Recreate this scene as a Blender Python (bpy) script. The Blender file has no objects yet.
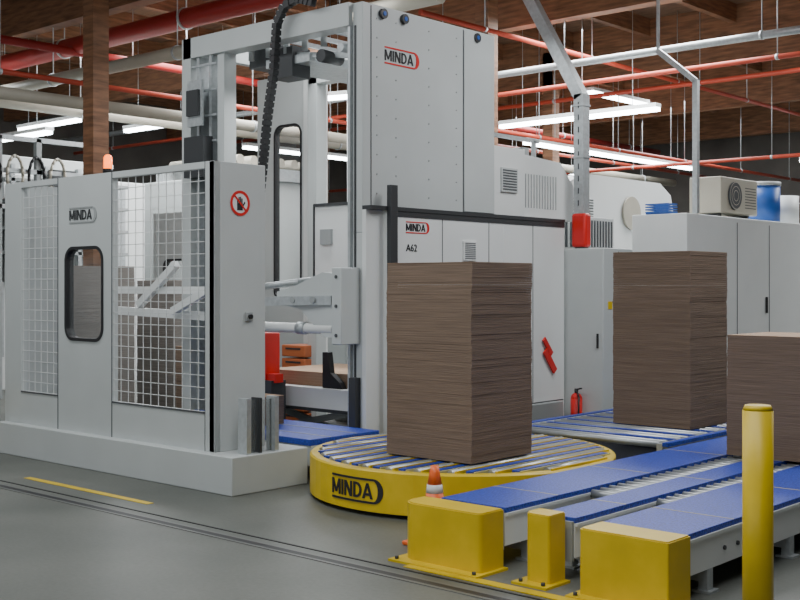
import bpy, bmesh, math, random
from mathutils import Vector, Matrix
random.seed(4)
S=bpy.context.scene
# ---------------------------------------------------------------- materials
def mat(name,col,rough=.5,metal=0,noise=0,nscale=6,bump=0,emis=None,estr=0,alpha=1,vec=(1,1,1),spec=.5):
    m=bpy.data.materials.new(name); m.use_nodes=True
    nt=m.node_tree; b=nt.nodes['Principled BSDF']
    b.inputs['Base Color'].default_value=(*col,1); b.inputs['Roughness'].default_value=rough
    b.inputs['Metallic'].default_value=metal; b.inputs['Specular IOR Level'].default_value=spec
    if alpha<1: b.inputs['Alpha'].default_value=alpha
    if emis: b.inputs['Emission Color'].default_value=(*emis,1); b.inputs['Emission Strength'].default_value=estr
    if noise or bump:
        tc=nt.nodes.new('ShaderNodeTexCoord'); mp=nt.nodes.new('ShaderNodeMapping'); mp.inputs['Scale'].default_value=vec
        n=nt.nodes.new('ShaderNodeTexNoise'); n.inputs['Scale'].default_value=nscale; n.inputs['Detail'].default_value=5
        nt.links.new(tc.outputs['Object'],mp.inputs[0]); nt.links.new(mp.outputs[0],n.inputs['Vector'])
        if noise:
            r=nt.nodes.new('ShaderNodeValToRGB'); r.color_ramp.elements[0].position=.3; r.color_ramp.elements[1].position=.7
            r.color_ramp.elements[0].color=(*[c*(1-noise) for c in col],1); r.color_ramp.elements[1].color=(*[min(1,c*(1+noise)) for c in col],1)
            nt.links.new(n.outputs[0],r.inputs[0]); nt.links.new(r.outputs[0],b.inputs['Base Color'])
        if bump:
            bp=nt.nodes.new('ShaderNodeBump'); bp.inputs['Strength'].default_value=bump; bp.inputs['Distance'].default_value=.01
            nt.links.new(n.outputs[0],bp.inputs['Height']); nt.links.new(bp.outputs[0],b.inputs['Normal'])
    return m
M=dict(
 white=mat('paint_light_grey',(.50,.53,.525),.42,noise=.04,nscale=2),
 bright=mat('paint_white',(.72,.74,.73),.4,noise=.03,nscale=2),
 grey=mat('paint_grey',(.32,.34,.34),.45,noise=.05,nscale=3),
 wire=mat('wire_grey',(.62,.64,.63),.45),
 seam=mat('seam_dark',(.07,.075,.08),.6),
 black=mat('black_rubber',(.012,.012,.014),.5),
 dark=mat('dark_metal',(.05,.053,.056),.45,metal=.3),
 channel=mat('channel_steel',(.16,.165,.155),.45,metal=.4),
 steel=mat('roller_steel',(.38,.40,.41),.38,metal=.7,noise=.08,nscale=10),
 galv=mat('galvanised_steel',(.46,.49,.50),.4,metal=.5,noise=.12,nscale=25),
 yellow=mat('yellow_paint',(.66,.46,.008),.42,noise=.1,nscale=5),
 cream=mat('cream_slat',(.55,.50,.22),.45,noise=.1,nscale=8),
 blue=mat('blue_belt',(.018,.052,.38),.45,noise=.5,nscale=70,bump=.5),
 red=mat('red_paint',(.62,.015,.012),.4),
 redpipe=mat('red_pipe_paint',(.32,.018,.014),.5),
 orangepipe=mat('orange_red_pipe_paint',(.46,.055,.025),.5),
 orange=mat('orange_plastic',(.85,.14,.02),.4),
 rust=mat('orange_crate_plastic',(.50,.14,.05),.5),
 beige=mat('beige_pipe_paint',(.42,.39,.32),.5,noise=.08,nscale=3),
 beige2=mat('beige_unit_paint',(.52,.49,.40),.5),
 wood=mat('glulam_wood',(.23,.11,.055),.6,noise=.4,nscale=3,vec=(1,1,8)),
 wood2=mat('deck_wood',(.16,.092,.055),.65,noise=.35,nscale=3,vec=(1,5,1)),
 card=mat('cardboard_layers',(.20,.14,.10),.85,noise=.33,nscale=2.5,vec=(1,1,110),bump=.45),
 cardtop=mat('cardboard_sheet',(.36,.24,.155),.8,noise=.08,nscale=3),
 cardgrey=mat('grey_board_layers',(.25,.23,.21),.85,noise=.25,nscale=3,vec=(1,1,80)),
 glass=mat('tinted_glass',(.25,.27,.27),.08,alpha=.25),
 tube=mat('fluorescent_tube',(1,1,1),.5,emis=(.90,.97,1),estr=20),
 wall=mat('wall_panel',(.11,.10,.09),.7,noise=.2,nscale=1.5),
 bluep=mat('blue_plastic',(.02,.1,.4),.4),
 beacon=mat('beacon_lens',(.9,.2,.02),.3,emis=(1,.16,.01),estr=4),
)
def floor_mat():
    m=bpy.data.materials.new('sealed_concrete'); m.use_nodes=True; nt=m.node_tree; b=nt.nodes['Principled BSDF']
    tc=nt.nodes.new('ShaderNodeTexCoord')
    n=nt.nodes.new('ShaderNodeTexNoise'); n.inputs['Scale'].default_value=.9; n.inputs['Detail'].default_value=8
    n2=nt.nodes.new('ShaderNodeTexNoise'); n2.inputs['Scale'].default_value=40; n2.inputs['Detail'].default_value=4
    nt.links.new(tc.outputs['Object'],n.inputs['Vector']); nt.links.new(tc.outputs['Object'],n2.inputs['Vector'])
    r=nt.nodes.new('ShaderNodeValToRGB'); r.color_ramp.elements[0].position=.3; r.color_ramp.elements[1].position=.72
    r.color_ramp.elements[0].color=(.105,.114,.10,1); r.color_ramp.elements[1].color=(.18,.188,.165,1)
    mx=nt.nodes.new('ShaderNodeMixRGB'); mx.blend_type='MULTIPLY'; mx.inputs[0].default_value=.4
    nt.links.new(n.outputs[0],r.inputs[0]); nt.links.new(r.outputs[0],mx.inputs[1]); nt.links.new(n2.outputs[0],mx.inputs[2])
    nt.links.new(mx.outputs[0],b.inputs['Base Color']); b.inputs['Roughness'].default_value=.45
    return m
M['floor']=floor_mat()
# ---------------------------------------------------------------- builder
class B:
    def __init__(s,name): s.name=name; s.bm=bmesh.new(); s.mats=[]; s.kids=[]
    def mi(s,k):
        if k not in s.mats: s.mats.append(k)
        return s.mats.index(k)
    def _v(s,p): return s.bm.verts.new(p)
    def box(s,x0,x1,y0,y1,z0,z1,k,bev=0,rot=None):
        if x0>x1:x0,x1=x1,x0
        if y0>y1:y0,y1=y1,y0
        i=s.mi(k); r=bmesh.ops.create_cube(s.bm,size=1)
        c=Vector(((x0+x1)/2,(y0+y1)/2,(z0+z1)/2))
        for v in r['verts']:
            p=Vector((v.co.x*(x1-x0),v.co.y*(y1-y0),v.co.z*(z1-z0)))
            if rot: p=rot@p
            v.co=p+c
        fs={f for v in r['verts'] for f in v.link_faces}
        for f in fs: f.material_index=i
        if bev:
            es=list({e for v in r['verts'] for e in v.link_edges})
            q=bmesh.ops.bevel(s.bm,geom=es,offset=bev,segments=3,affect='EDGES',profile=.5)
            for f in q['faces']: f.material_index=i; f.smooth=True
        return s
    def cyl(s,p0,p1,r,k,seg=16,r2=None):
        i=s.mi(k); p0=Vector(p0);p1=Vector(p1); d=p1-p0
        if d.length<1e-6: return s
        q=d.to_track_quat('Z','Y').to_matrix(); r2=r if r2 is None else r2
        a=[];b=[]
        for j in range(seg):
            t=2*math.pi*j/seg; o=Vector((math.cos(t),math.sin(t),0))
            a.append(s._v(p0+q@(o*r))); b.append(s._v(p1+q@(o*r2)))
        for j in range(seg):
            f=s.bm.faces.new((a[j],a[(j+1)%seg],b[(j+1)%seg],b[j])); f.material_index=i; f.smooth=True
        f=s.bm.faces.new(a[::-1]); f.material_index=i
        f=s.bm.faces.new(b); f.material_index=i
        return s
    def sph(s,c,r,k,seg=12,sc=(1,1,1)):
        i=s.mi(k); q=bmesh.ops.create_uvsphere(s.bm,u_segments=seg,v_segments=8,radius=r)
        for v in q['verts']: v.co=Vector((v.co.x*sc[0],v.co.y*sc[1],v.co.z*sc[2]))+Vector(c)
        for f in {f for v in q['verts'] for f in v.link_faces}: f.material_index=i; f.smooth=True
        return s
    def tube(s,pts,r,k,seg=12):
        for a,b in zip(pts,pts[1:]): s.cyl(a,b,r,k,seg)
        for p in pts[1:-1]: s.sph(p,r*1.01,k,seg)
        return s
    def bar(s,p0,p1,w,h,k):   # rectangular bar between points
        p0=Vector(p0);p1=Vector(p1);d=p1-p0;i=s.mi(k)
        up=Vector((0,0,1)) if abs(d.normalized().z)<.95 else Vector((0,1,0))
        sd=d.cross(up).normalized()*w/2; u=sd.cross(d).normalized()*h/2
        a=[s._v(p0+x) for x in(sd+u,-sd+u,-sd-u,sd-u)]; b=[s._v(p1+x) for x in(sd+u,-sd+u,-sd-u,sd-u)]
        for j in range(4):
            f=s.bm.faces.new((a[j],a[(j+1)%4],b[(j+1)%4],b[j])); f.material_index=i
        for q in(a[::-1],b): f=s.bm.faces.new(q); f.material_index=i
        return s
    def prism(s,pts,axis,c0,c1,k,smooth=False):
        i=s.mi(k)
        def m(p,c): return {'x':(c,p[0],p[1]),'y':(p[0],c,p[1]),'z':(p[0],p[1],c)}[axis]
        a=[s._v(m(p,c0)) for p in pts]; b=[s._v(m(p,c1)) for p in pts]; n=len(pts)
        for j in range(n):
            f=s.bm.faces.new((a[j],a[(j+1)%n],b[(j+1)%n],b[j])); f.material_index=i; f.smooth=smooth
        f=s.bm.faces.new(a[::-1]); f.material_index=i; f=s.bm.faces.new(b); f.material_index=i
        return s
    def rings(s,rings,k,closed=True):
        i=s.mi(k); R=[[s._v(p) for p in r] for r in rings]; n=len(R[0]); L=len(R)
        for a in range(L if closed else L-1):
            for j in range(n):
                f=s.bm.faces.new((R[a][j],R[a][(j+1)%n],R[(a+1)%L][(j+1)%n],R[(a+1)%L][j])); f.material_index=i
        return s
    def winpanel(s,axis,c,th,a0,a1,b0,b1,wa0,wa1,wb0,wb1,r,k,glass='glass'):
        def m(p,cc): return (cc,p[0],p[1]) if axis=='x' else (p[0],cc,p[1])
        def path(off):
            P=[];O=[]
            for (cx,cz,ax,az,th0) in((wa1-r,wb1-r,a1,b1,0),(wa0+r,wb1-r,a0,b1,90),(wa0+r,wb0+r,a0,b0,180),(wa1-r,wb0+r,a1,b0,270)):
                for q in range(9):
                    t=math.radians(th0+q*90/8); P.append((cx+(r+off)*math.cos(t),cz+(r+off)*math.sin(t)))
                    if th0 in(0,180): e0=(ax,cz);e1=(cx,az)
                    else: e0=(cx,az);e1=(ax,cz)
                    f=q/8
                    if f<.5: O.append((e0[0]+(ax-e0[0])*f*2,e0[1]+(az-e0[1])*f*2))
                    else: O.append((ax+(e1[0]-ax)*(f-.5)*2,az+(e1[1]-az)*(f-.5)*2))
            return P,O
        P,O=path(0)
        s.rings([[m(p,c) for p in O],[m(p,c) for p in P],[m(p,c+th) for p in P],[m(p,c+th) for p in O]],k)
        Pa,_=path(.012);Pb,_=path(-.014); e=-.008 if th>0 else .008
        s.rings([[m(p,c+e) for p in Pa],[m(p,c+e) for p in Pb],[m(p,c+th-e) for p in Pb],[m(p,c+th-e) for p in Pa]],'black')
        if glass:
            i=s.mi(glass); f=s.bm.faces.new([s._v(m(p,c+th/2)) for p in Pb]); f.material_index=i
        return s
    def mesh(s,axis,c,a0,a1,b0,b1,da,db,k,w=.005):
        n=max(1,round((a1-a0)/da))
        for j in range(n+1):
            a=a0+(a1-a0)*j/n
            s.box(a-w/2,a+w/2,c-w/2,c+w/2,b0,b1,k)
        n=max(1,round((b1-b0)/db))
        for j in range(n+1):
            b=b0+(b1-b0)*j/n
            s.box(a0,a1,c-w/2-.003,c+w/2-.003,b-w/2,b+w/2,k)
        return s
    def strokes(s,polys,fn,k):
        i=s.mi(k)
        for p in polys:
            a=[s._v(fn(q[0],q[1],0)) for q in p]; b=[s._v(fn(q[0],q[1],1)) for q in p]; n=len(p)
            for j in range(n):
                f=s.bm.faces.new((a[j],a[(j+1)%n],b[(j+1)%n],b[j])); f.material_index=i
            for q in(a,b): f=s.bm.faces.new(q); f.material_index=i
    def text(s,body,size,loc,face,k,name='label_text',ext=.002,align='LEFT',off=.012):
        s.kids.append((body,size,loc,face,k,name,ext,align,off)); return s
    def done(s):
        bmesh.ops.recalc_face_normals(s.bm,faces=s.bm.faces)
        me=bpy.data.meshes.new(s.name)
        lo=Vector([min(v.co[i] for v in s.bm.verts) for i in range(3)]);hi=Vector([max(v.co[i] for v in s.bm.verts) for i in range(3)])
        c=Vector(((lo.x+hi.x)/2,(lo.y+hi.y)/2,lo.z))
        for v in s.bm.verts: v.co-=c
        s.bm.to_mesh(me); s.bm.free()
        for k in s.mats: me.materials.append(M[k])
        o=bpy.data.objects.new(s.name,me); o.location=c; S.collection.objects.link(o)
        for (body,size,loc,face,k,name,ext,align,off) in s.kids:
            cu=bpy.data.curves.new(name,'FONT'); cu.body=body; cu.size=size; cu.extrude=ext; cu.align_x=align; cu.offset=size*off
            cu.materials.append(M[k]); t=bpy.data.objects.new(name,cu); S.collection.objects.link(t)
            t.rotation_euler=(math.pi/2,0,face); t.parent=o; t.location=Vector(loc)-c
        return o
HP=math.pi/2
def letters():
    t=.19; L=[]
    def v(x): L.append([(x,0),(x+t,0),(x+t,1),(x,1)])
    x=0; v(x); v(x+.79)
    L.append([(x+.0,1),(x+.22,1),(x+.58,.12),(x+.40,.12)])
    L.append([(x+.98,1),(x+.76,1),(x+.40,.12),(x+.58,.12)])
    x=1.10; v(x)
    x=1.41; v(x); v(x+.60)
    L.append([(x,1),(x+.23,1),(x+.79,0),(x+.56,0)])
    x=2.32; v(x)
    n=10
    for j in range(n):
        a0=-HP+math.pi*j/n;a1=-HP+math.pi*(j+1)/n
        L.append([(x+.30+.46*math.cos(a0),.5+.5*math.sin(a0)),(x+.30+.46*math.cos(a1),.5+.5*math.sin(a1)),(x+.30+.27*math.cos(a1),.5+.34*math.sin(a1)),(x+.30+.27*math.cos(a0),.5+.34*math.sin(a0))])
    L.append([(x,0),(x+.32,0),(x+.32,.16),(x,.16)]);L.append([(x,.84),(x+.32,.84),(x+.32,1),(x,1)])
    x=3.14
    L.append([(x,0),(x+.20,0),(x+.54,1),(x+.36,1)]);L.append([(x+.90,0),(x+.70,0),(x+.36,1),(x+.54,1)])
    L.append([(x+.22,.2),(x+.68,.2),(x+.62,.36),(x+.28,.36)])
    return L
LW=4.10
def frame():
    L=[];n=14
    for z0,z1 in((-.30,-.16),(1.16,1.30)):
        for j in range(12): L.append([(j*LW/12,z0),((j+1)*LW/12,z0),((j+1)*LW/12,z1),(j*LW/12,z1)])
    for j in range(n):
        a0=-HP+math.pi*j/n;a1=-HP+math.pi*(j+1)/n
        L.append([(LW+.78*math.cos(a0),.5+.80*math.sin(a0)),(LW+.78*math.cos(a1),.5+.80*math.sin(a1)),(LW+.36*math.cos(a1),.5+.66*math.sin(a1)),(LW+.36*math.cos(a0),.5+.66*math.sin(a0))])
    return L
def logo(b,x,y,z,face,h,kt='black',kr='red'):
    if face==0: fn=lambda a,q,d:(x+a*h,y-.004*d,z+q*h)
    else: fn=lambda a,q,d:(x+.004*d,y+a*h,z+q*h)
    b.strokes(letters(),fn,kt); b.strokes(frame(),fn,kr)
# ---------------------------------------------------------------- room
RZ=6.2
B('floor').box(-24,9,-6,28,-.1,0,'floor').done()
B('wall_left').box(-24.2,-24,-6,28,0,RZ,'wall').done()
B('wall_back').box(-24,9,28,28.2,0,RZ,'wall').done()
B('wall_right').box(9,9.2,-6,28,0,RZ,'wall').done()
c=B('ceiling'); c.box(-24,9,-6,28,RZ,RZ+.1,'wood2')
c.done()
bm_=B('roof_beams')
y=0.
while y<28:
    bm_.box(-24,9,y-.11,y+.11,RZ-.95,RZ,'wood'); y+=4.5
x=-23.
while x<9:
    bm_.box(x-.06,x+.06,-6,28,RZ-.3,RZ,'wood'); x+=1.6
bm_.done()
g=B('floor_rail_channel')
for (a,bb,k) in((4.50,4.525,'channel'),(4.525,4.575,'black'),(4.575,4.60,'channel'),(4.67,4.685,'black')):
    g.box(-23,3,a,bb,0,.004,k)
g.done()
B('floor_marking_line').box(-8.4,-6.75,4.86,4.92,0,.003,'yellow').box(-12,-9.2,4.86,4.92,0,.003,'yellow').box(-4.2,-2.4,4.72,4.79,.001,.006,'yellow').done()
# ---------------------------------------------------------------- guard fence
f=B('safety_fence')
f.box(-9.90,-6.523,5.446,5.62,0,.285,'white',.008)
f.box(-7.0,-6.523,5.60,6.21,0,.285,'white',.008)
f.box(-9.9,-9.7,5.6,6.2,0,.285,'white')
FY=5.53; T=.06; ZT=2.49; Z0=.285
f.box(-9.89,-9.62,FY,FY+T,Z0,ZT,'white',.004)
f.box(-9.62,-9.60,FY,FY+T,Z0,ZT,'white')
for a0,a1 in((-9.60,-8.985),(-8.165,-6.94)):
    f.box(a0,a1,FY,FY+T,Z0,.58,'white'); f.box(a0,a1,FY,FY+T,ZT-.05,ZT,'white')
    f.mesh('y',FY+.02,a0,a1,.58,ZT-.05,.10,.095,'wire',.005)
    f.box(a0,a1,FY-.005,FY,.57,.585,'seam')
f.winpanel('y',FY,T,-8.985,-8.165,Z0,ZT,-8.86,-8.30,1.08,1.87,.11,'white')
f.box(-8.99,-8.98,FY-.003,FY,Z0,ZT,'seam'); f.box(-8.17,-8.16,FY-.003,FY,Z0,ZT,'seam')
f.box(-6.94,-6.83,FY,FY+T,Z0,ZT,'white',.004)
f.box(-6.943,-6.938,FY-.002,FY,Z0,ZT,'seam')
f.box(-6.89,-6.83,5.53,6.04,Z0,ZT,'white',.004)
f.box(-6.83,-6.81,5.83,5.90,1.27,1.34,'grey',.005).cyl((-6.81,5.865,1.305),(-6.79,5.865,1.305),.018,'black')
sy,sz,sx=5.78,2.18,-6.828
n=28
ro=[(sx+.004,sy+.098*math.cos(2*math.pi*j/n),sz+.098*math.sin(2*math.pi*j/n)) for j in range(n)]
ri=[(sx+.004,sy+.076*math.cos(2*math.pi*j/n),sz+.076*math.sin(2*math.pi*j/n)) for j in range(n)]
f.cyl((sx-.004,sy,sz),(sx+.002,sy,sz),.098,'bright',28)
f.rings([ro,ri,[(p[0]-.004,p[1],p[2]) for p in ri],[(p[0]-.004,p[1],p[2]) for p in ro]],'red')
f.box(sx+.002,sx+.004,sy-.03,sy+.025,sz-.055,sz+.0,'black')
for j in range(4): f.box(sx+.002,sx+.004,sy-.03+j*.0145,sy-.02+j*.0145,sz,sz+[.035,.048,.05,.038][j],'black')
f.bar((sx+.003,sy+.02,sz-.03),(sx+.003,sy+.048,sz+.01),.003,.012,'black')
f.bar((sx+.005,sy-.058,sz+.058),(sx+.005,sy+.058,sz-.058),.003,.014,'red')
f.box(-9.89,-9.83,5.6,6.2,Z0,ZT,'white')
f.box(-6.66,-6.56,5.62,5.66,.285,.70,'galv').box(-6.66,-6.56,5.9,5.94,.285,.70,'galv').box(-6.62,-6.60,5.66,5.9,.285,.68,'glass')
f.box(-6.66,-6.56,5.75,5.77,.285,.70,'dark')
logo(f,-8.80,FY-.001,2.11,0,.085,'dark','grey')
f.done()
# ---------------------------------------------------------------- turntable
CX,CY,R=-5.41,6.74,1.137
t=B('turntable_conveyor')
N=64
def circ(r,z): return [(CX+r*math.cos(2*math.pi*j/N),CY+r*math.sin(2*math.pi*j/N),z) for j in range(N)]
t.rings([circ(R,.03),circ(R,.30),circ(R-.012,.31),circ(R-.07,.31),circ(R-.07,.03)],'yellow')
t.cyl((CX,CY,0),(CX,CY,.22),R-.08,'dark',48)
x=-1.0;q=0
while x<1.03:
    h=math.sqrt(max(0,(R-.08)**2-x*x))
    if h>.08:
        if q%2==0:
            t.cyl((CX+x,CY-h,.303),(CX+x,CY+h,.303),.026,'steel',14)
            t.box(CX+x+.036,CX+x+.052,CY-h,CY+h,.25,.324,'yellow')
        else:
            t.box(CX+x-.028,CX+x+.024,CY-h,CY+h,.26,.322,'blue')
            t.box(CX+x+.036,CX+x+.046,CY-h,CY+h,.26,.32,'cream')
    q+=1; x+=.1
fn=lambda a,z,d:(CX+(R+.001+.004*d)*math.cos(math.radians(-91.5)+(a-2.3)*.1/R),CY+(R+.001+.004*d)*math.sin(math.radians(-91.5)+(a-2.3)*.1/R),.115+z*.105)
t.strokes(letters(),fn,'black'); t.strokes(frame(),fn,'black')
o=t.done()
# ---------------------------------------------------------------- conveyors
def slab(name,x0,x1,y0,y1,roll=None):
    s=B(name)
    s.box(x0,x1,y0,y1,.30,.33,'blue',.004)
    s.box(x0+.004,x0+.03,y0,y1,.12,.30,'bright'); s.box(x1-.03,x1-.004,y0,y1,.12,.30,'bright')
    s.box(x1-.004,x1+.01,y0,y1,.285,.30,'bright'); s.box(x0-.008,x0+.004,y0,y1,.30,.322,'bright')
    s.box(x0+.03,x1-.03,y0,y1,.26,.30,'dark'); s.box(x0+.01,x1-.01,y0-.02,y0,.10,.31,'grey')
    yy=y0+.25
    while yy<y1:
        for xx in(x0+.03,x1-.03):
            s.box(xx-.025,xx+.025,yy-.03,yy+.03,.012,.13,'galv'); s.box(xx-.05,xx+.05,yy-.05,yy+.05,0,.012,'galv')
        for q in(.15,.3,.55,.7): s.cyl((x1-.004,yy+q,.2),(x1+.006,yy+q,.2),.012,'dark',8)
        s.box(x0+.03,x1-.03,yy-.02,yy+.02,.05,.09,'galv')
        yy+=1.0
    for yy in(y0+.5,y0+1.55,y0+2.6):
        s.box(x0,x1,yy,yy+.008,.3305,.332,'cream')
    if roll:
        a,b,ya=roll
        s.box(a,b,ya,y1,.10,.14,'dark')
        yy=ya+.05
        while yy<y1-.05:
            s.cyl((a,yy,.29),(b,yy,.29),.027,'steel',12); yy+=.1
    return s.done()
slab('belt_conveyor',-4.23,-3.77,5.08,8.9,(-3.765,-3.57,5.9))
slab('belt_conveyor',-3.55,-3.33,5.10,8.9,(-3.32,-3.195,5.9))
slab('belt_conveyor',-3.18,-2.70,5.12,8.9)
s=B('roller_conveyor')
x0,x1,y0,y1=-5.95,-4.42,7.98,12.2
s.box(x0,x0+.05,y0,y1,.1,.32,'galv').box(x1-.05,x1,y0,y1,.1,.32,'galv')
s.box(x0-.06,x0,y0,y1,.30,.33,'blue').box(x1,x1+.05,y0,y1,.30,.33,'blue').box(x0+.05,x1-.05,y0,y1,.1,.14,'dark')
yy=y0+.06;q=0
while yy<y1:
    if q%3==2: s.box(x0+.05,x1-.05,yy-.03,yy+.03,.28,.325,'blue')
    else: s.cyl((x0+.05,yy,.303),(x1-.05,yy,.303),.026,'steel',14)
    yy+=.11;q+=1
yy=y0+.3
while yy<y1:
    for xx in(x0+.03,x1-.03): s.box(xx-.03,xx+.03,yy-.03,yy+.03,0,.12,'galv')
    yy+=1.2
s.done()
s=B('infeed_conveyor')
x0,x1,y0,y1=-9.0,-6.57,6.28,7.08
s.box(x0,x1,y0,y1,.28,.33,'blue',.004).box(x0,x1,y0+.01,y1-.01,.12,.28,'white')
for xx in(-8.9,-8,-6.8):
    for yy in(y0+.08,y1-.08): s.box(xx-.03,xx+.03,yy-.03,yy+.03,0,.13,'galv')
for yy in(6.5,6.8): s.box(x0,x1,yy,yy+.015,.3305,.333,'grey')
s.done()
# ---------------------------------------------------------------- stacks
def stack(name,x0,x1,y0,y1,z0,z1,k='card',lay=.017,top='cardtop'):
    s=B(name); n=max(2,int((z1-z0)/lay))
    wx=wy=0
    for j in range(n):
        wx=.8*wx+random.uniform(-.0022,.0022); wy=.8*wy+random.uniform(-.0022,.0022)
        a=z0+(z1-z0)*j/n; b=z0+(z1-z0)*(j+1)/n
        s.box(x0+wx,x1+wx,y0+wy,y1+wy,a,b-.0008,k)
    s.box(x0,x1,y0,y1,z1-.0008,z1+.002,top)
    return s.done()
stack('cardboard_stack',-5.619,-4.84,6.137,6.838,.334,1.706)
stack('cardboard_stack',-5.381,-4.635,8.837,9.52,.334,1.836)
stack('cardboard_stack',-3.755,-3.0,7.711,8.40,.334,1.191)
stack('cardboard_stack',-7.95,-7.5,6.5,6.85,.334,.58)
# ---------------------------------------------------------------- bumpers and bollards
def bumper(name,x0,x1,y0,y1,z,r):
    s=B(name)
    pts=[]
    for cx,cy,t0 in((x0+r,y0+r,180),(x1-r*.3,y0+r*.3,270),(x1-.005,y1-.005,0),(x0+.005,y1-.005,90)):
        rr=r if t0==180 else (r*.3 if t0==270 else .005)
        for j in range(7):
            t=math.radians(t0+j*15); pts.append((cx+rr*math.cos(t),cy+rr*math.sin(t)))
    s.prism(pts,'z',.012,z,'yellow',False)
    cx=sum(p[0] for p in pts)/len(pts);cy=sum(p[1] for p in pts)/len(pts)
    s.prism([(cx+(p[0]-cx)*.97,cy+(p[1]-cy)*.93) for p in pts],'z',z,z+.006,'yellow')
    s.box(x0-.03,x1+.03,y0-.07,y1,0,.014,'yellow')
    for xx in(x0,x1-.02): s.cyl((xx+.01,y0-.04,.01),(xx+.01,y0-.04,.03),.012,'dark',6)
    return s.done()
bumper('impact_guard',-4.33,-3.76,4.84,5.05,.325,.10)
bumper('impact_guard',-3.52,-3.36,4.90,5.05,.36,.05)
bumper('impact_guard',-3.16,-2.66,4.86,5.08,.335,.03)
s=B('bollard'); s.cyl((-2,4.38,.01),(-2,4.38,1.05),.06,'yellow',32).cyl((-2,4.38,1.05),(-2,4.38,1.07),.06,'yellow',32,r2=.05)
s.box(-2.1,-1.9,4.28,4.48,0,.012,'yellow').done()
s=B('bollard'); s.cyl((-10.1,5.3,.0),(-10.1,5.3,.55),.05,'yellow',24).cyl((-10.1,5.3,.55),(-10.1,5.3,.57),.05,'yellow',24,r2=.04).cyl((-10.1,5.3,.25),(-10.1,5.3,.35),.052,'black',24).done()
s=B('traffic_cone'); cx,cy=-4.43,5.26
s.box(cx-.14,cx+.14,cy-.14,cy+.14,0,.025,'orange',.008)
s.cyl((cx,cy,.025),(cx,cy,.20),.10,'orange',24,r2=.066).cyl((cx,cy,.20),(cx,cy,.31),.067,'orange',24,r2=.051).cyl((cx,cy,.31),(cx,cy,.36),.052,'bright',24,r2=.045).cyl((cx,cy,.36),(cx,cy,.47),.044,'orange',24,r2=.024)
s.done()
# ---------------------------------------------------------------- press tower / portal
s=B('press_tower')
TX=-6.85; TW=-6.97
s.box(TW,TX,7.17,9.05,2.0,4.0,'white',.01)
s.box(TW,TX,7.17,7.36,0,2.0,'white',.006).box(TW,TX,8.75,9.05,.0,2.0,'white')
s.box(TX,TX+.004,7.27,7.28,2.2,3.98,'seam').box(TX,TX+.004,8.55,8.56,2.2,3.98,'seam')
s.box(TX,TX+.012,8.56,9.03,2.25,3.97,'white',.004)
for i,yy in enumerate((7.35,7.6,8.05,8.45)):
    z=2.35
    while z<3.9: s.cyl((TX,yy,z),(TX+.006,yy,z),.007,'grey',6); z+=.17
for (yy,z) in((7.42,3.93),(8.75,3.93),(7.7,3.93)):
    s.cyl((TX,yy,z),(TX+.03,yy,z),.045,'dark',16).cyl((TX+.03,yy,z),(TX+.035,yy,z),.02,'bluep',12)
s.box(-7.0,-6.97,7.14,7.30,0,3.8,'galv').box(-6.945,-6.925,7.163,7.17,.1,3.8,'dark').box(-6.95,-6.87,7.10,7.165,.0,.75,'dark')
logo(s,TX,7.45,3.53,HP,.095)
LX=-9.28
s.box(LX,TW,7.12,7.17,3.80,4.0,'white').box(LX,TW,7.17,7.30,3.80,3.84,'white').box(LX,TW,7.17,7.30,3.96,4.0,'white')
s.box(LX,TW,8.85,9.0,3.78,4.0,'white')
s.box(LX-.02,LX+.12,7.12,7.30,0,4.0,'white').box(LX+.50,LX+.60,7.15,7.3,0,3.8,'white').box(LX-.02,LX+.12,8.85,9.0,0,4.0,'white')
s.box(LX+.12,LX+.50,7.26,7.29,0,3.5,'grey').box(LX+.19,LX+.23,7.14,7.26,.3,3.8,'galv').box(LX+.38,LX+.42,7.14,7.26,.3,3.8,'galv')
s.box(LX+.14,LX+.44,7.02,7.14,2.6,3.0,'dark').box(LX+.18,LX+.4,7.03,7.06,3.1,3.55,'galv').box(LX+.2,LX+.38,7.0,7.03,3.2,3.45,'dark')
s.box(LX,LX+.1,7.3,8.85,3.85,4.0,'white').box(LX+.8,LX+.86,7.3,8.85,3.84,3.9,'galv')
for z in(2.7,2.95,3.2,3.45,3.7): s.box(LX+.12,LX+.50,7.13,7.15,z,z+.02,'galv')
s.box(-8.3,-7.7,7.35,8.5,3.62,3.70,'galv').box(-8.2,-7.9,7.32,7.55,3.5,3.78,'dark').box(-8.6,-8.3,7.4,7.9,3.66,3.9,'dark')
for i in range(5): s.cyl((-8.5+i*.25,7.34,3.72),(-8.5+i*.25,7.34,3.82),.03,'grey',10)
s.bar((-8.0,7.4,3.72),(-7.1,7.4,3.60),.05,.05,'galv').bar((-8.0,8.3,3.72),(-7.1,8.3,3.60),.05,.05,'galv')
for xx in(-7.9,-7.6,-7.3): s.bar((xx,7.3,3.82),(xx,8.85,3.82),.03,.04,'galv')
s.cyl((-7.45,7.25,3.62),(-7.45,7.5,3.62),.06,'dark').cyl((-7.2,7.25,3.66),(-7.2,7.5,3.66),.04,'galv')
# inner press body behind portal
s.prism([(-8.30,1.55),(-8.25,1.40),(-8.10,1.33),(-7.0,1.33),(-7.0,2.35),(-8.30,2.35)],'y',8.0,8.6,'bright')
s.box(-8.27,-7.1,7.99,8.0,1.44,1.45,'seam').box(-8.31,-7.0,7.985,8.0,2.33,2.36,'dark').box(-8.315,-8.30,7.985,8.6,1.5,2.35,'dark')
s.box(-7.75,-7.70,7.99,8.0,1.45,2.33,'seam').box(-8.2,-8.05,7.97,8.0,1.95,2.1,'grey')
s.box(-7.4,-7.2,8.05,8.5,.75,1.33,'white').box(-7.95,-7.88,8.1,8.2,2.35,3.7,'bright').box(-7.5,-7.43,8.4,8.5,2.35,3.7,'galv')
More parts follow.
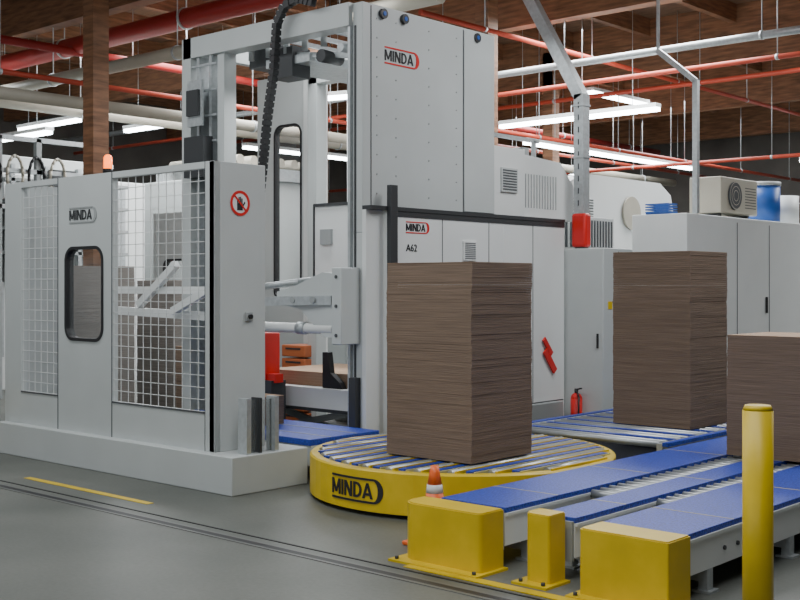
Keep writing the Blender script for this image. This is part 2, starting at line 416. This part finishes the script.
# lifting arm (wedge plate, tubes, brackets)
s.prism([(-6.90,1.64),(-7.12,1.66),(-7.50,1.53),(-7.70,1.49),(-7.70,1.38),(-7.4,1.34),(-7.1,1.10),(-6.90,1.10)],'y',6.95,7.06,'white')
s.box(-6.99,-6.87,6.93,7.16,1.04,1.70,'white',.01)
for zz in(1.12,1.37,1.62): s.cyl((-6.93,6.92,zz),(-6.93,6.93,zz),.015,'seam',8)
s.tube([(-7.0,6.98,1.17),(-7.9,6.98,1.17),(-8.05,6.9,1.22)],.045,'bright')
s.cyl((-7.45,6.98,1.17),(-7.35,6.98,1.17),.055,'galv')
s.tube([(-7.2,7.0,1.60),(-7.45,7.0,1.58),(-8.0,6.9,1.52),(-8.6,6.8,1.45)],.03,'galv')
s.bar((-8.05,6.9,1.50),(-10.0,6.7,1.50),.05,.07,'bright').bar((-8.05,6.9,1.24),(-10.0,6.7,1.30),.05,.08,'bright')
s.bar((-9.5,6.75,1.35),(-8.9,6.75,1.75),.06,.07,'bright').bar((-8.95,6.75,1.30),(-8.3,6.75,1.55),.06,.07,'bright')
s.bar((-7.0,6.98,1.42),(-8.0,6.93,1.40),.10,.08,'galv').box(-8.1,-7.95,6.86,7.0,1.12,1.58,'grey',.01)
for xx in(-7.2,-7.45,-7.7): s.cyl((xx,6.90,1.42),(xx,6.96,1.42),.03,'grey',10)
s.done()
s=B('cable_drag_chain')
P=[(-7.30,7.02,4.03),(-7.52,7.02,4.10),(-7.68,7.02,4.06),(-7.78,7.02,3.92),(-7.82,7.02,3.5),(-7.88,7.0,3.1),(-7.93,6.98,2.6),(-8.0,6.95,2.0),(-8.05,6.92,1.58)]
pp=[]
for a,b in zip(P,P[1:]):
    a=Vector(a);b=Vector(b);n=max(1,int((b-a).length/.055))
    for j in range(n): pp.append(a.lerp(b,j/n))
pp.append(Vector(P[-1]))
for i,(a,b) in enumerate(zip(pp,pp[1:])):
    s.bar(a,b-(b-a)*.25,.06,.07,'black'); s.bar(a,b,.045,.05,'black')
s.done()
s=B('rear_guard_panel'); RY=9.25
s.winpanel('y',RY,.06,-10.6,-9.76,.05,4.03,-10.29,-9.83,1.37,3.44,.12,'white')
s.box(-9.76,-9.47,RY-.03,RY+.08,0,4.03,'bright')
s.winpanel('y',RY,.06,-12.6,-10.6,.05,2.5,-12.47,-11.97,1.22,1.88,.1,'white')
s.box(-12.66,-12.6,RY-.03,RY+.08,0,2.5,'white')
s.done()
s=B('scissor_lift_table')
s.box(-8.75,-7.10,7.42,8.7,.40,.60,'bright',.01).box(-8.75,-7.1,7.41,7.43,.38,.41,'dark').box(-8.7,-7.15,7.5,8.65,0,.12,'grey')
for yy in(7.55,8.6):
    s.bar((-8.6,yy,.12),(-7.25,yy,.40),.04,.06,'grey').bar((-8.6,yy+.05,.40),(-7.25,yy+.05,.12),.04,.06,'grey')
s.done()
s=B('black_clamp_bracket')
s.prism([(-7.62,.60),(-7.36,.60),(-7.40,.66),(-7.52,.74),(-7.55,.93),(-7.62,.93)],'y',7.44,7.50,'black'); s.done()
stack('cardboard_sheets',-8.5,-7.3,7.52,8.5,.602,.73,'cardtop',.025)
# ---------------------------------------------------------------- housing
s=B('machine_housing')
HX=-6.75
s.box(-6.849,HX,7.38,9.06,0,2.20,'bright',.004)
s.box(-8.6,HX,9.06,10.12,0,2.20,'bright',.004)
s.box(HX,HX+.006,7.38,10.12,2.15,2.2,'dark'); s.box(-6.845,HX+.012,7.16,10.12,2.2,2.235,'dark')
s.box(-6.845,-6.80,7.16,7.38,0,2.2,'bright')
for yy in(8.12,8.82,9.55): s.box(HX,HX+.003,yy,yy+.008,.1,2.15,'seam')
s.box(HX,HX+.003,7.4,10.1,.35,.36,'seam')
s.box(HX,HX+.015,8.42,8.62,1.78,1.96,'bright')
for j in range(9): s.box(HX+.015,HX+.018,8.44,8.60,1.795+j*.018,1.803+j*.018,'seam')
s.box(HX,HX+.05,7.37,7.46,0,2.42,'dark',.004)
s.box(HX,HX+.02,8.0,8.03,1.35,1.5,'black').box(HX,HX+.02,8.9,8.93,1.35,1.5,'black')
s.bar((HX+.02,9.72,1.0),(HX+.02,9.86,.84),.02,.05,'red').bar((HX+.02,9.74,.88),(HX+.02,9.92,.66),.02,.07,'red')
s.box(HX,HX+.1,9.3,9.95,.0,.35,'grey')
logo(s,HX,7.62,2.03,HP,.065)
s.text('A62',.09,(HX+.003,7.62,1.85),HP,'black',off=.004)
s.box(-8.3,-6.88,9.06,9.6,2.24,2.93,'bright',.006)
s.prism([(9.6,2.24),(10.6,2.24),(10.6,2.62),(10.35,2.86),(9.6,2.90)],'x',-8.3,-6.95,'bright')
s.box(-6.88,-6.86,9.18,9.45,2.48,2.72,'white')
for j in range(8): s.box(-6.86,-6.856,9.2,9.43,2.5+j*.027,2.513+j*.027,'seam')
for j in range(12): s.box(-6.95,-6.945,9.7+j*.05,9.715+j*.05,2.35,2.7,'grey')
s.box(-8.0,-7.2,10.0,10.12,2.9,3.02,'grey').box(-7.3,-7.26,9.1,10.4,3.1,3.14,'galv').box(-7.3,-7.26,9.1,9.14,2.93,3.12,'galv').box(-7.3,-7.26,10.3,10.34,2.86,3.12,'galv')
s.box(-8.3,-8.2,10.12,10.6,0,2.24,'grey')
s.done()
s=B('electrical_cabinet')
s.box(-6.83,-6.30,10.16,10.75,.08,1.93,'white',.008).box(-6.81,-6.32,10.18,10.73,0,.08,'dark')
s.box(-6.82,-6.31,10.152,10.16,.12,1.90,'white').box(-6.37,-6.35,10.14,10.155,.9,1.05,'black')
s.box(-6.3,-6.297,10.45,10.457,.1,1.9,'seam').box(-6.30,-6.296,10.25,10.33,1.3,1.38,'yellow')
s.done()
s=B('fire_extinguisher'); s.cyl((-6.56,10.06,.0),(-6.56,10.06,.38),.06,'red',20).sph((-6.56,10.06,.38),.06,'red').cyl((-6.56,10.06,.42),(-6.56,10.06,.48),.02,'black',10).bar((-6.56,10.06,.47),(-6.48,10.03,.49),.02,.015,'black').tube([(-6.54,10.04,.46),(-6.49,10.0,.40),(-6.49,9.99,.15)],.01,'black',8).done()
s=B('red_control_box'); s.box(-6.72,-6.54,10.2,10.32,1.945,2.30,'red',.03).box(-6.68,-6.57,10.22,10.30,1.93,1.95,'dark').done()
s=B('cable_duct')
s.bar((-6.73,10.42,1.93),(-6.73,10.42,3.58),.12,.12,'galv'); s.bar((-6.73,10.42,3.55),(-7.42,10.42,4.75),.12,.12,'galv'); s.bar((-7.42,10.42,4.72),(-7.42,10.42,6.15),.12,.12,'galv')
for z in(2.3,2.9,3.45): s.box(-6.80,-6.66,10.35,10.49,z,z+.02,'galv')
for j in range(12): s.box(-6.735,-6.725,10.355,10.36,2.0+j*.13,2.06+j*.13,'dark')
s.done()
s=B('cable_duct')
s.bar((-6.22,12.0,2.365),(-6.22,12.0,3.88),.06,.06,'galv'); s.bar((-6.22,12.0,3.87),(-6.70,12.0,4.28),.06,.06,'galv'); s.bar((-6.70,12,4.27),(-6.70,12,6.15),.03,.03,'galv')
s.done()
s=B('control_cabinet')
s.box(-6.9,-6.2,11.75,17.5,.06,2.36,'bright',.01).box(-6.88,-6.22,11.77,17.4,0,.06,'dark')
for yy in(13.0,13.9,15.1,16.3): s.box(-6.2,-6.196,yy,yy+.012,.1,2.3,'seam')
for yy in(13.8,15.0): s.box(-6.2,-6.18,yy,yy+.03,1.2,1.4,'black')
s.box(-6.2,-6.197,11.78,17.4,.3,.31,'seam')
s.done()
s=B('air_conditioning_unit')
s.box(-6.75,-6.33,12.85,13.85,2.42,2.86,'beige2',.015).box(-6.7,-6.4,12.95,13.0,2.36,2.42,'dark').box(-6.7,-6.4,13.7,13.75,2.36,2.42,'dark')
s.cyl((-6.33,13.2,2.64),(-6.31,13.2,2.64),.17,'seam',24)
for r in(.16,.11,.06):
    n=24; s.rings([[(-6.305,13.2+(r+e)*math.cos(2*math.pi*j/n),2.64+(r+e)*math.sin(2*math.pi*j/n)) for j in range(n)] for e in(0,.008)],'beige2',False)
for j in range(8): s.box(-6.33,-6.327,13.5,13.8,2.5+j*.035,2.51+j*.035,'seam')
s.done()
s=B('dust_drum'); s.cyl((-6.55,14.5,2.36),(-6.55,14.5,2.85),.22,'bluep',24).cyl((-6.55,14.5,2.85),(-6.55,14.5,2.9),.23,'white',24).cyl((-6.55,15.1,2.36),(-6.55,15.1,2.75),.22,'bright',24).done()
s=B('ventilation_hood')
pts=[(11.6,0),(11.6,2.45),(11.7,2.65),(12.0,2.85),(12.4,2.95),(14.2,2.95),(14.5,2.8),(14.6,2.5),(14.6,0)]
s.prism(pts,'x',-9.2,-7.9,'bright')
for j in range(10): s.box(-7.9,-7.895,11.8,12.5,2.3+j*.035,2.315+j*.035,'seam')
s.cyl((-7.89,13.4,2.5),(-7.86,13.4,2.5),.22,'beige',24)
s.done()
s=B('vented_unit')
s.box(-7.7,-7.05,11.0,11.6,0,2.32,'bright',.01)
for j in range(9): s.box(-7.05,-7.045,11.05+j*.06,11.08+j*.06,1.98,2.28,'seam')
for j in range(9): s.box(-7.66+j*.068,-7.63+j*.068,10.99,11.0,1.98,2.28,'seam')
s.done()
s=B('storage_crate'); s.box(-6.75,-6.45,11.8,12.0,2.36,2.38,'bluep')
for j in range(4):
    z=2.38+j*.03; s.box(-6.75,-6.45,11.79,11.80,z,z+.015,'bluep').box(-6.75,-6.45,11.99,12.0,z,z+.015,'bluep').box(-6.75,-6.74,11.8,12,z,z+.015,'bluep').box(-6.46,-6.45,11.8,12,z,z+.015,'bluep')
s.done()
s=B('red_pallet_truck')
s.box(-8.36,-8.10,7.15,7.35,.66,1.10,'red',.01).box(-8.10,-7.98,7.18,7.28,.64,.72,'red').cyl((-8.0,7.15,.10),(-8.0,7.25,.10),.09,'black').box(-8.34,-8.0,7.15,7.33,.08,.66,'dark')
s.box(-8.3,-8.18,7.13,7.15,.75,.95,'dark')
s.done()
s=B('orange_crates')
for j in range(6):
    s.box(-9.62,-9.24,8.75,9.05,j*.15,j*.15+.13,'rust',.012); s.box(-9.55,-9.31,8.745,8.75,j*.15+.08,j*.15+.1,'dark')
s.done()
stack('cardboard_stack',-11.2,-10.5,6.6,7.4,0,1.75,'cardgrey',.04)
stack('cardboard_stack',-11.3,-10.6,8.0,8.8,0,1.6,'cardgrey',.04)
stack('cardboard_stack',-9.9,-9.4,7.5,8.2,0,.9,'card',.04)
s=B('background_machine_line')
s.box(-17.5,-15.6,7.5,11.2,0,3.2,'bright',.02).box(-15.6,-15.57,8.3,8.34,.3,3.1,'seam').box(-15.6,-15.57,9.5,9.54,.3,3.1,'seam')
s.box(-15.6,-15.5,8.6,9.3,1.6,2.6,'grey').box(-17.2,-15.9,8.0,10.8,3.2,3.5,'white',.02)
s.box(-16.5,-14.5,11.8,14.0,0,3.3,'white',.02).box(-14.5,-14.45,12.1,12.9,1.2,2.8,'seam')
s.box(-15.5,-14.0,14.5,17,0,2.9,'bright',.02)
for j in range(6): s.cyl((-14.4,12.2+j*.3,3.6),(-16.2,12.2+j*.3,3.6),.08,'beige')
s.box(-14.6,-14.4,12,14,3.3,3.5,'galv').box(-16.4,-16.2,12,14,3.3,3.52,'galv')
for j in range(5):
    s.box(-15.57,-15.5,7.8+j*.7,7.95+j*.7,.5,3.1,'galv')
for j in range(4):
    s.box(-15.3,-15.2,8.6+j*.55,8.66+j*.55,0,3.3,'galv'); s.box(-15.45,-15.2,8.5,10.6,2.0+j*.35,2.05+j*.35,'grey')
for j in range(5): s.cyl((-15.35,8.6+j*.4,2.7),(-15.05,8.6+j*.4,2.7),.11,'beige' if j%2 else 'dark',14)
s.box(-15.3,-15.1,9.2,9.6,2.9,3.25,'dark').box(-15.3,-15.1,10.0,10.3,2.2,2.6,'orange')
for yy in(7.4,8.0,8.6,9.4): s.box(-14.6,-14.52,yy,yy+.08,0,3.6,'grey')
for zz in(2.6,3.1,3.55): s.box(-14.6,-14.52,7.4,9.48,zz,zz+.06,'galv')
for j in range(5):
    yb=7.6+j*.33; pts=[(-14.5,yb+.12*math.cos(a),3.05+.28*math.sin(a)) for a in [math.pi*k/8 for k in range(0,17)]]
    s.tube(pts,.022,'black' if j%2 else 'beige',8)
s.done()
s=B('background_press')
s.box(-13.6,-12.2,13.5,16.5,0,2.2,'bright',.02).box(-12.2,-12.17,14,15.5,.8,1.8,'seam').box(-13.4,-12.4,13.8,15,2.2,2.9,'white',.02)
s.box(-12.2,-11.4,11.6,12.8,0,1.2,'grey',.02).box(-12.1,-11.5,11.7,12.7,1.2,1.9,'bright',.02)
s.cyl((-11.4,12.2,1.5),(-11.36,12.2,1.5),.18,'seam',20)
s.done()
for (x,y) in((-12.15,8.0),(-12.7,12.3),(-12.3,18),(-9.6,12.5)):
    s=B('timber_column'); s.box(x-.11,x+.11,y-.11,y+.11,0,RZ-.3,'wood').box(x-.13,x+.13,y-.13,y+.13,0,.3,'dark').done()
x,y=-11.45,7.7
s=B('warning_beacon')
s.cyl((x,y,2.90),(x,y,3.02),.05,'beacon',16).cyl((x,y,.02),(x,y,2.90),.025,'galv',16).cyl((x,y,2.85),(x,y,2.90),.06,'black',16).cyl((x,y,0),(x,y,.02),.12,'dark',16).sph((x,y,3.02),.05,'beacon').done()
# ---------------------------------------------------------------- pipes
def pipe(name,pts,r,k,hang=True):
    s=B(name); s.tube(pts,r,k,16)
    a=Vector(pts[0]);b=Vector(pts[-1])
    L=(b-a).length; n=int(L/3)
    if hang:
        for j in range(n+1):
            p=a.lerp(b,(j+.5)/(n+1)); s.cyl(p,(p.x,p.y,RZ),.008,'galv',6); s.cyl(p-(b-a).normalized()*.02,p+(b-a).normalized()*.02,r*1.12,'galv',16)
    return s.done()
pipe('sprinkler_pipe',[(-22,9.25,5.0),(-2,9.25,5.0)],.13,'redpipe')
pipe('sprinkler_pipe',[(-22,9.9,5.25),(-2,9.9,5.25)],.05,'redpipe')
pipe('air_pipe',[(-22,9.0,4.5),(-7.5,9.0,4.5)],.085,'beige')
pipe('sprinkler_pipe',[(-13.2,3,4.2),(-13.2,26,4.2)],.035,'orangepipe')
pipe('air_pipe',[(-13.0,7,3.9),(-13.0,24,3.9)],.08,'beige')
pipe('sprinkler_pipe',[(-14.5,3,4.9),(-14.5,26,4.9)],.06,'redpipe')
pipe('air_pipe',[(-15.9,3,4.3),(-15.9,26,4.3)],.1,'beige')
pipe('conduit_pipe',[(-22,13.5,4.62),(4,13.5,4.62)],.05,'galv')
pipe('sprinkler_pipe',[(-22,13.95,4.42),(4,13.95,4.42)],.035,'orangepipe')
pipe('sprinkler_pipe',[(-22,20.3,3.9),(4,20.3,3.9)],.035,'orangepipe')
pipe('sprinkler_pipe',[(-22,17.5,4.9),(4,17.5,4.9)],.04,'orangepipe')
pipe('sprinkler_pipe',[(-9.5,11,5.0),(-9.5,27,5.0)],.035,'orangepipe')
pipe('sprinkler_pipe',[(-11.0,12,4.0),(-11.0,27,4.0)],.035,'orangepipe')
# ---------------------------------------------------------------- luminaires
def lum(p0,p1,power=60):
    s=B('fluorescent_luminaire'); a=Vector(p0);b=Vector(p1)
    s.bar(a+Vector((0,0,.06)),b+Vector((0,0,.06)),.16,.06,'bright')
    s.bar(a,b,.11,.055,'tube')
    for j in(.15,.85):
        p=a.lerp(b,j); s.cyl((p.x,p.y,p.z+.08),(p.x,p.y,RZ),.006,'galv',6)
    s.done()
for p in [((-11.6,15.5,4.2),(-8.65,15.5,4.2)),((-11.6,16.2,4.0),(-11.6,22.2,4.0)),((-11.2,17.6,5.0),(-11.2,19.6,5.0)),
          ((-7.5,21,4.3),(-7.5,23.5,4.3)),((-18,8.7,4.6),(-15.9,8.7,4.6)),((-18,12.5,4.4),(-15.5,12.5,4.4)),((-19,10,4.0),(-16.5,10,4.0)),((-14,20,4.0),(-14,25,4.0)),((-10,24,4.2),(-5,24,4.2)),
          ((-17.0,14.5,4.2),(-17.0,18,4.2)),((-12.5,10.6,4.9),(-10.5,10.6,4.9)),((-20,11.5,4.5),(-18,11.5,4.5)),((-21,10.5,5.4),(-18.5,10.5,5.4)),((-14,12.5,4.5),(-12.6,12.9,4.5))]:
    lum(*p)
def area(name,loc,sx,sy,p,col=(.95,.98,1),rot=(0,0,0)):
    l=bpy.data.lights.new(name,'AREA'); l.shape='RECTANGLE'; l.size=sx; l.size_y=sy; l.energy=p; l.color=col
    o=bpy.data.objects.new(name,l); o.location=loc; o.rotation_euler=rot; S.collection.objects.link(o)
area('hall_lamp',(-3,3,5.2),6,1.2,220)
area('hall_lamp',(-9,4.2,5.2),5,1.0,165)
area('hall_lamp',(-3.5,9,5.2),4,1.2,300)
area('hall_lamp',(-14,11,5.2),5,2,620)
area('hall_lamp',(-8.5,14,5.2),4,2,520)
area('hall_lamp',(-4,18,5.2),6,2,520)
area('hall_lamp',(-13,21,5.2),6,3,720)
area('hall_lamp',(-8.6,8.2,4.6),1.2,1.2,60)  # added fill, set low over the press to lighten its interior
area('press_fill_light',(-7.9,7.75,3.45),.9,.3,22)  # added fill for the shaded sheet pile, no real fixture in the press
area('press_fill_light',(-7.9,7.75,1.30),.8,.3,5)  # second added fill under the press body, lightens lift table and sheets
w=bpy.data.worlds.new('daylight'); S.world=w; w.use_nodes=True
w.node_tree.nodes['Background'].inputs[0].default_value=(.92,.97,1,1); w.node_tree.nodes['Background'].inputs[1].default_value=.95
# ---------------------------------------------------------------- camera
cam=bpy.data.cameras.new('camera'); co=bpy.data.objects.new('camera',cam); S.collection.objects.link(co)
co.location=(0,0,1.55); co.rotation_euler=(HP,0,math.asin(.6669)); cam.lens=51.75; cam.sensor_width=36; cam.shift_y=-15/800
cam.clip_end=200; S.camera=co
